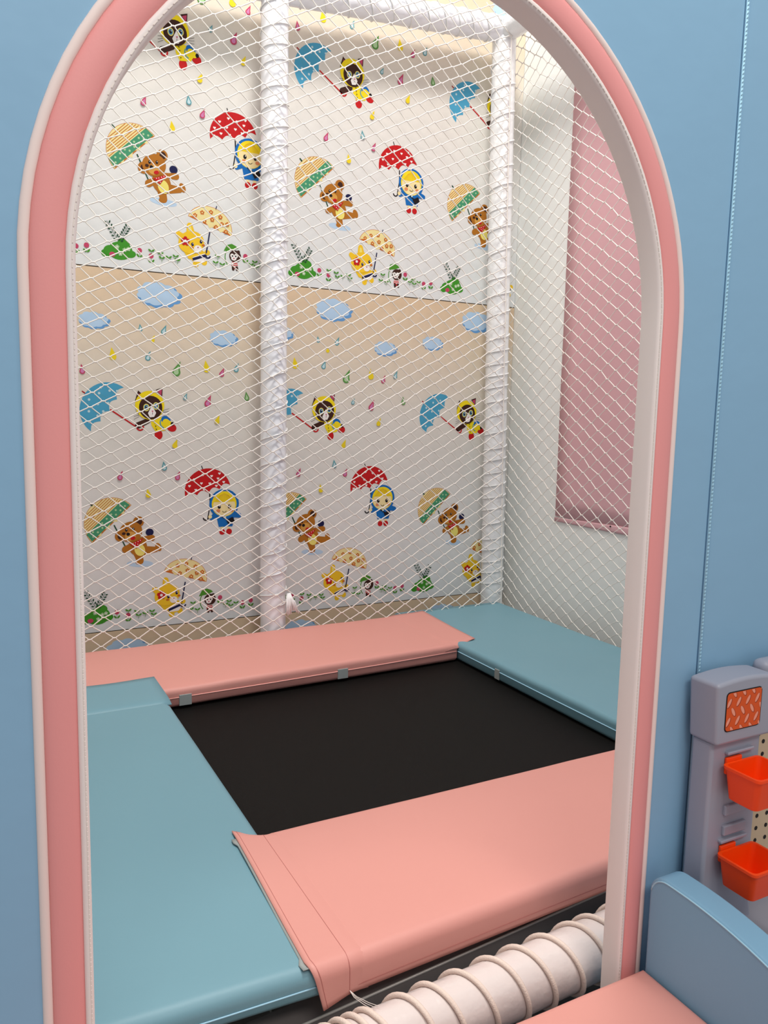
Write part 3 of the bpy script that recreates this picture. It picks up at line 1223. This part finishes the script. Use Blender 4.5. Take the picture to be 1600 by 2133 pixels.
# ------------------------------------------------------------------ lacing cords and rope
def coil(name, c0, c1, r, rc, turns_at, m, label, group, tilt=0.0, n_per=28, ph=0.0, sides=6, extra=None):
    """cord wound on the axis c0->c1; turns_at = axis positions (m) of successive crests"""
    A, B = Vector(c0), Vector(c1)
    ax = (B - A).normalized()
    e1 = Vector((0, -1, 0)) - ax * ax.dot(Vector((0, -1, 0)))
    e1.normalize()
    e2 = ax.cross(e1)
    pts = []
    T = turns_at
    for k in range(len(T) - 1):
        for i in range(n_per):
            t = i / n_per
            s_ = T[k] + (T[k + 1] - T[k]) * t
            g = 2 * PI * t + ph
            s2 = s_ + tilt * math.sin(2 * PI * t)
            pts.append(A + ax * s2 + (e1 * math.cos(g) + e2 * math.sin(g)) * r)
    b = MB()
    b.tube(pts, rc, m, sides)
    return b


LZ = [2.58, 2.504, 2.44, 2.391, 2.307, 2.246, 2.174, 2.115, 2.036, 1.95, 1.846, 1.798, 1.734, 1.633, 1.53, 1.448, 1.34, 1.222, 1.128, 1.034, 0.94, 0.88, 0.80, 0.70, 0.62, 0.545, 0.50]
b = coil('lacing_cord', LP0, LP1, PR + 0.0022, 0.0024, sorted(LZ), M_cord, '', None)
lc = b.build('lacing_cord', smooth=True, fix=False)
tag(lc, 'thin white cord wound around the middle post, with a frayed end', 'cord', 'cords lacing the nets to the frame')
b = MB()
for k in range(26):
    g = random.uniform(-1, 1)
    x0, z0 = 1.040 + random.uniform(-.006, .008), 0.540 + random.uniform(-.012, .010)
    b.tube([(x0, 2.690, z0), (x0 + 0.006 + g * 0.012, 2.680, z0 - 0.022), (x0 + 0.010 + g * 0.022, 2.676 - random.uniform(0, .008), z0 - 0.055 - random.uniform(0, .016))], [0.0034, 0.0030, 0.0018], M_cord, 5)
o = b.build('frayed_end', lc, smooth=True, fix=False)

RZ = []
z = 0.46
while z < 2.62:
    RZ.append(z)
    z += (0.058 if z < 1.5 else 0.088) * random.uniform(0.75, 1.25)
b = coil('lacing_cord', RP0, RP1, PR + 0.0022, 0.0020, RZ, M_cord, '', None)
tag(b.build('lacing_cord', smooth=True, fix=False), 'thin white cord wound around the crinkled corner post', 'cord', 'cords lacing the nets to the frame')
TX = []
x = 0.02
while x < 1.62:
    TX.append(x)
    x += random.uniform(0.06, 0.10)
b = coil('lacing_cord', TT0, TT1, PR + 0.002, 0.0024, TX, M_cord, '', None, tilt=0.012)
tag(b.build('lacing_cord', smooth=True, fix=False), 'thin white cord wound around the top tube of the back net', 'cord', 'cords lacing the nets to the frame')

# rope on the threshold tube
crest = [-0.10, 0.0, 0.10, 0.20, 0.30, 0.37, 0.40, 0.422, 0.443, 0.462, 0.483, 0.545, 0.590, 0.646, 0.708, 0.761, 0.819, 0.882, 0.922, 0.99, 1.06, 1.13]
b = coil('rope', FT0, FT1, PR + 0.0034, 0.0043, [(c_ - FT0.x) / TUBE_AX.x for c_ in crest], M_rope, '', None, tilt=0.006, ph=PI / 2 if False else -PI / 2, n_per=36, sides=8)
tag(b.build('rope', smooth=True, fix=False), 'beige braided rope wound around the white tube at the doorway threshold', 'rope')


# ================================================================== NETS
def net_obj(name, umin, umax, zmin, zmax, place, W, V, r1, r2, shear, tiltz, label, bound, warp=None, seed=0):
    """diamond net in the (u,z) plane; place(u,z) -> 3D"""
    rnd = random.Random(seed)
    jit = {}

    def node(i, j):
        # i+j even
        u = umin + i * W / 2
        z = zmin + j * V / 2
        z2 = z - tiltz * (u - umin)
        u2 = u + shear * (z2 - zmin)
        if (i, j) not in jit:
            jit[(i, j)] = (rnd.gauss(0, 0.0016), rnd.gauss(0, 0.0016), rnd.gauss(0, 0.0012))
        a, c, d = jit[(i, j)]
        if warp:
            u2, z2 = warp(u2, z2)
        return u2 + a, z2 + c, d
    b = MB()
    I0, I1 = -int(1.2 / W) - 2, int((umax - umin) * 2 / W) + int(1.2 / W) + 2
    J1 = int((zmax - zmin + 0.5) * 2 / V) + 4
    J0 = -10

    def ok(u, z):
        lo, hi = bound(z)
        return lo <= u <= hi and zmin - 1e-4 <= z <= zmax + 1e-4
    kn = W * 0.10
    for i in range(I0, I1):
        for j in range(J0, J1):
            if (i + j) % 2:
                continue
            u0, z0, d0 = node(i, j)
            for (di, dj, r) in ((1, 1, r1), (1, -1, r2)):
                u1, z1, d1 = node(i + di, j + dj)
                a0, a1 = ok(u0, z0), ok(u1, z1)
                if not a0 and not a1:
                    continue
                ta, tb = 0.0, 1.0
                if not a0 or not a1:          # strand cut where it is tied to the frame
                    q0, q1 = 0.0, 1.0
                    for _ in range(12):
                        qm = (q0 + q1) / 2
                        inside = ok(lerp(u0, u1, qm), lerp(z0, z1, qm))
                        if inside == a0:
                            q0 = qm
                        else:
                            q1 = qm
                    ta, tb = (0.0, q0) if a0 else (q1, 1.0)
                pts = []
                for t in (0, 0.14, 0.5, 0.86, 1):
                    t = min(max(t, ta), tb)
                    u, z = lerp(u0, u1, t), lerp(z0, z1, t)
                    w_ = max(0, 1 - abs(t) / 0.2) - max(0, 1 - abs(1 - t) / 0.2)
                    u += kn * 0.6 * w_
                    pts.append(place(u, z, lerp(d0, d1, t)))
                b.tube(pts, r, M_net, 5, caps=False)
            # the knot: both strands run together
            if ok(u0, z0):
                b.tube([place(u0 - kn, z0, d0), place(u0, z0, d0 - 0.0006), place(u0 + kn, z0, d0)], [r2 * .8, max(r1, r2) * 1.35, r2 * .8], M_net, 5, caps=False)
    # edge cords up both sides
    for side in (0, 1):
        pts = []
        for q in range(61):
            z = lerp(zmin, zmax, q / 60)
            pts.append(place(bound(z)[side], z, 0.0))
        b.tube(pts, 0.0022, M_net, 5)
    o = b.build(name, smooth=True, fix=False)
    return tag(o, label, 'net', 'white nets around the trampoline')


def place_back(u, z, d):
    bulge = 0.010 * math.sin(PI * min(1, max(0, (z - 0.3) / 2.4)))
    near_post = max(abs(u - 1.0), 0.0)
    y = 2.688 + bulge + d
    if abs(u - 1.002) < 0.10:
        y = min(y, 2.699)
    if u > 1.90:
        y = min(y, 2.706 if z < 1.5 else 2.695)
    return (u, y, z)


def warp_back(u, z):
    # mesh is pulled narrower and taller towards the upper right
    k = 1 - 0.10 * max(0.0, min(1.0, (z - 0.4) / 2.2)) * 0.5
    return u, z + 0.010 * math.sin(u * 3.1 + z * 1.3)


net_obj('safety_net', -0.30, 2.01, 0.34, 2.76, place_back, 0.079, 0.0475, 0.0021, 0.0018, 0.13, 0.06,
        'white diamond net stretched in front of the printed back wall', lambda z: (-0.30, 2.004 - 0.0281 * (z - 0.42)), warp_back, 3)


def place_right(u, z, d):
    # u runs from the corner post (0) towards the doorway
    x = 2.066 - 0.0281 * (z - 0.42) - 0.012 * math.sin(PI * min(1, u / 1.7)) + d
    return (x, 2.772 - 0.013 * (z - .42) - u, z)


def warp_right(u, z):
    w = max(0.0, 1 - (z - 0.3) / 0.55)
    return u, z + 0.05 * w * math.sin(u * 3.4 - 0.6) * min(1, u * 1.5)


net_obj('safety_net', 0.0, 1.72, 0.30, 2.70, place_right, 0.0795, 0.0525, 0.0011, 0.0018, -0.03, 0.0,
        'white diamond net hanging in front of the plain white right wall', lambda z: (0.0, 1.72), warp_right, 5)

# ------------------------------------------------------------------ pink cloth on the right wall
fb = thing('cloth_banner', 'flat pink cloth fixed to the white right wall behind the net', 'banner', loc=(XR - 0.002, 1.9, 0.79))


def ban(u, v):
    y = lerp(2.520, 1.30, u) + 0.014 * v
    z = lerp(0.812, 2.85, v)
    return (XR - 0.0032 - 0.0016 * min(1, v * 5) * noise.noise(Vector((u * 5, v * 6, 2.0))), y, z)


b = MB()
b.grid(16, 30, ban, M_pink_cloth)
o = child(b.build('cloth', smooth=True), fb)
md = o.modifiers.new('thick', 'SOLIDIFY')
md.thickness, md.offset = 0.0012, 0


def hem(u, v):
    y = lerp(2.521, 1.30, u)
    top = 0.806 + 0.030 * min(1, u * 1.4)
    return (XR - 0.0048 - 0.0012 * math.sin(PI * v), y, lerp(0.790, top, v))


b = MB()
b.grid(14, 4, hem, M_pink_cloth)
o = child(b.build('folded_hem', smooth=True), fb)
md = o.modifiers.new('thick', 'SOLIDIFY')
md.thickness, md.offset = 0.0012, 0
b = MB()
b.sphere((XR - 0.0092, 2.20, 0.812), 0.0032, M_black, 10, 6)
child(b.build('snap_button', smooth=True), fb)['label'] = 'small black dot on the hem'

# ================================================================== FOAM BENCH outside the doorway
bench = thing('foam_bench', 'low foam bench with pink seat and curved blue side against the blue wall', 'bench', loc=(0.5, 0.5, 0))
SX0, SX1, SY0, SY1, SZ = 0.02, 0.889, 0.18, 0.796, 0.388
b = MB()
pad_body(b, [(SX0, SY0), (SX1, SY0), (SX1, SY1), (SX0, SY1)], 0.30, SZ, M_pink_pad, r=0.012, seed=6, wob=0.0006)
child(b.build('seat', smooth=True), bench)
b = MB()
b.box(SX0 + 0.004, SX1 - 0.004, SY0 + 0.004, SY1 - 0.004, 0.0, 0.299, M_blue_bench)
child(b.build('base', bevel=0.012), bench)


def topz(y):
    return 0.544 - 0.85 * max(0, 0.745 - y) ** 2


prof = []
yb, rc = 0.796, 0.030
prof.append((yb, 0.0))
prof.append((yb, topz(yb - rc) - rc))
for i in range(1, 9):
    g = PI / 2 * i / 8
    prof.append((yb - rc + rc * math.cos(g), topz(yb - rc) - rc + rc * math.sin(g)))
y = yb - rc
while y > 0.20:
    y -= 0.02
    prof.append((y, topz(y)))
prof.append((0.18, topz(0.18) - 0.02))
prof.append((0.18, 0.0))
b = MB()
n = len(prof)
vs = [(0.8905, p[0], p[1]) for p in prof] + [(0.9365, p[0], p[1]) for p in prof]
fs = [tuple(range(n)), tuple(range(2 * n - 1, n - 1, -1))] + [(i, (i + 1) % n, n + (i + 1) % n, n + i) for i in range(n)]
b.add(vs, fs, M_blue_bench)
child(b.build('side_bolster', bevel=0.005, segs=3), bench)['label'] = 'blue curved side bolster'
b = MB()
b.tube([(0.8902, p[0] - (0.004 if p[0] > .76 else 0), p[1] - 0.0035) for p in prof[2:-2]], 0.0013, M_thread_blue, 6)
child(b.build('welt_seam', smooth=True), bench)

# ================================================================== TOY WORKBENCH
wb = thing('toy_workbench', 'grey plastic toy workbench with orange sticker against the blue wall', 'toy', loc=(1.1, 0.77, 0))
# upright
b = MB()
b.box(0.966, 1.075, 0.764, 0.803, 0.0, 0.742, M_toy)
child(b.build('upright', bevel=0.006), wb)
# recessed hanger plate steps on the upright
for zc in (0.632, 0.60):
    b = MB()
    b.box(1.000, 1.050, 0.7585, 0.765, zc - 0.010, zc + 0.006, M_toy)
    child(b.build('hanger_rib', bevel=0.002), wb)
for zc in (0.7205, 0.5795):  # lips added to cast the shadow of slots that are not cut
    b = MB()
    b.box(0.994, 1.052, 0.7570, 0.7655, zc, zc + 0.0050, M_toy)
    child(b.build('shadow_lip', bevel=0.0015), wb)
# cap block with arched top
b = MB()
pr = []
for i in range(9):
    t = i / 8
    x = lerp(0.955, 1.084, t)
    pr.append((x, 0.836 + 0.005 * math.sin(PI * min(1, t * 1.0))))
pr += [(1.084, 0.741), (0.962, 0.741)]
n = len(pr)
vs = [(p[0], 0.753, p[1]) for p in pr] + [(p[0], 0.806, p[1]) for p in pr]
fs = [tuple(range(n - 1, -1, -1)), tuple(range(n, 2 * n))] + [(i, (i + 1) % n, n + (i + 1) % n, n + i) for i in range(n)]
b.add(vs, fs, M_toy)
child(b.build('cap_block', bevel=0.006, segs=4), wb)


# sticker: rounded square with dark rim and lens shaped tread marks
def rr_poly(x0, x1, z0, z1, r, y, n=6):
    pts = []
    for cx_, cz_, a0 in ((x1 - r, z1 - r, 0), (x0 + r, z1 - r, 90), (x0 + r, z0 + r, 180), (x1 - r, z0 + r, 270)):
        for i in range(n + 1):
            g = math.radians(a0 + 90 * i / n)
            pts.append((cx_ + r * math.cos(g), y, cz_ + r * math.sin(g)))
    return pts


b = MB()
X0, X1, Z0, Z1 = 0.974, 1.0525, 0.7615, 0.8225
for q, y0, y1, m, rad in ((0.0, 0.7524, 0.7535, M_black, 0.007), (0.0016, 0.7520, 0.7526, M_sticker, 0.006)):
    front = rr_poly(X0 + q, X1 - q, Z0 + q, Z1 - q, rad, y0)
    back = rr_poly(X0 + q, X1 - q, Z0 + q, Z1 - q, rad, y1)
    n = len(front)
    b.add(front + back, [tuple(range(n - 1, -1, -1)), tuple(range(n, 2 * n))] + [(i, (i + 1) % n, n + (i + 1) % n, n + i) for i in range(n)], m)


def lens(cx_, cz_, L, w, ang, y, m):
    ca, sa = math.cos(math.radians(ang)), math.sin(math.radians(ang))
    pts = []
    for i in range(14):
        t = i / 14 * 2 * PI
        a_, c_ = L / 2 * math.cos(t), w / 2 * math.sin(t)
        x, z = cx_ + a_ * ca - c_ * sa, cz_ + a_ * sa + c_ * ca
        x = min(max(x, X0 + 0.0022), X1 - 0.0022)
        z = min(max(z, Z0 + 0.0022), Z1 - 0.0022)
        pts.append((x, y, z))
    b.add(pts, [tuple(range(13, -1, -1))], m)


for row in range(5):
    for c_ in range(4):
        xx = X0 + 0.006 + c_ * 0.0205 + (0.010 if row % 2 == 0 else 0.0)
        zz = Z1 - 0.002 - row * 0.0145
        ang = -58 if row % 2 == 0 else 58
        if xx > X1 - 0.001:
            continue
        lens(xx + 0.0008, zz - 0.0006, 0.0168, 0.0068, ang, 0.7519, M_tread_sh)
        lens(xx, zz, 0.0155, 0.0056, ang, 0.7518, M_tread)
child(b.build('sticker', fix=False), wb)['label'] = 'orange tread plate sticker with black border'
# crossbar, pegboard and its holes
b = MB()
b.box(1.086, 1.62, 0.772, 0.803, 0.780, 0.848, M_toy)
child(b.build('top_bar', bevel=0.012, segs=4), wb)
b = MB()
b.box(1.066, 1.62, 0.786, 0.798, 0.46, 0.775, M_board)
child(b.build('pegboard', bevel=0.001), wb)
b = MB()
for i in range(5):
    for k in range(14):
        cx_, cz_ = 1.112 + i * 0.024, 0.48 + k * 0.021
        b.tube([(cx_, 0.7875, cz_), (cx_, 0.7855, cz_)], 0.0036, M_black, 10)
child(b.build('peg_holes', fix=False), wb)['label'] = 'rows of black dots on the pegboard'
b = MB()
b.tube([(1.072, 0.7845, 0.695), (1.105, 0.7845, 0.73), (1.15, 0.7845, 0.742), (1.3, 0.7845, 0.742)], 0.0012, M_black, 6)
child(b.build('printed_border', smooth=True), wb)
# table top and flared base
b = MB()
b.box(1.02, 1.62, 0.60, 0.80, 0.395, 0.44, M_toy)
child(b.build('table_top', bevel=0.014, segs=4), wb)
b = MB()
vs = [(0.968, 0.770, 0.0), (1.13, 0.71, 0.0), (1.13, 0.80, 0.0), (0.968, 0.803, 0.0), (0.97, 0.765, 0.50), (1.075, 0.765, 0.50), (1.075, 0.803, 0.50), (0.97, 0.803, 0.50)]
b.add(vs, [(0, 3, 2, 1), (4, 5, 6, 7), (0, 1, 5, 4), (1, 2, 6, 5), (2, 3, 7, 6), (3, 0, 4, 7)], M_toy)
child(b.build('flared_foot', bevel=0.008), wb)


def basket(label, x0, x1, yb, yf, zt, zb_):
    root = thing('storage_basket', label, 'basket', 'orange baskets on the toy workbench', ((x0 + x1) / 2, (yb + yf) / 2, zb_))
    b = MB()
    t = 0.0022

    def ring(z, ins, off):
        pts = []
        xa, xb = x0 + ins + off, x1 - ins - off
        ya, yb2 = yf + ins + off, yb - ins * 0.3 - off
        r = 0.008
        for cx_, cy_, a0 in ((xb - r, yb2 - r, 0), (xa + r, yb2 - r, 90), (xa + r, ya + r, 180), (xb - r, ya + r, 270)):
            for i in range(6):
                g = math.radians(a0 + 90 * i / 5)
                pts.append((cx_ + r * math.cos(g), cy_ + r * math.sin(g), z))
        return pts
    rings = [ring(zb_, 0.010, 0.003), ring(zb_ + 0.003, 0.009, 0), ring(zt - 0.005, 0.001, 0), ring(zt - 0.004, 0, -0.0018), ring(zt, 0, -0.0018), ring(zt, 0, t), ring(zb_ + 0.004, 0.009, t)]
    n = len(rings[0])
    vs = [p for r_ in rings for p in r_]
    fs = [tuple(range(n - 1, -1, -1)), tuple((len(rings) - 1) * n + i for i in range(n))]
    for k in range(len(rings) - 1):
        for i in range(n):
            j = (i + 1) % n
            fs.append((k * n + i, k * n + j, (k + 1) * n + j, (k + 1) * n + i))
    b.add(vs, fs, M_orange)
    o = child(b.build('bucket', smooth=True), root)
    md = o.modifiers.new('edges', 'EDGE_SPLIT')
    md.split_angle = math.radians(32)
    b = MB()
    b.box(x0 + 0.012, x0 + 0.046, yb + 0.003, yb + 0.0085, zt - 0.020, zt + 0.006, M_orange)
    child(b.build('hook_tab', bevel=0.002), root)


basket('upper orange plastic basket hung on the grey toy workbench upright', 0.982, 1.060, 0.7555, 0.694, 0.710, 0.655)
basket('lower orange plastic basket hung on the grey toy workbench upright', 0.984, 1.064, 0.7555, 0.690, 0.569, 0.517)

bpy.context.view_layer.update()
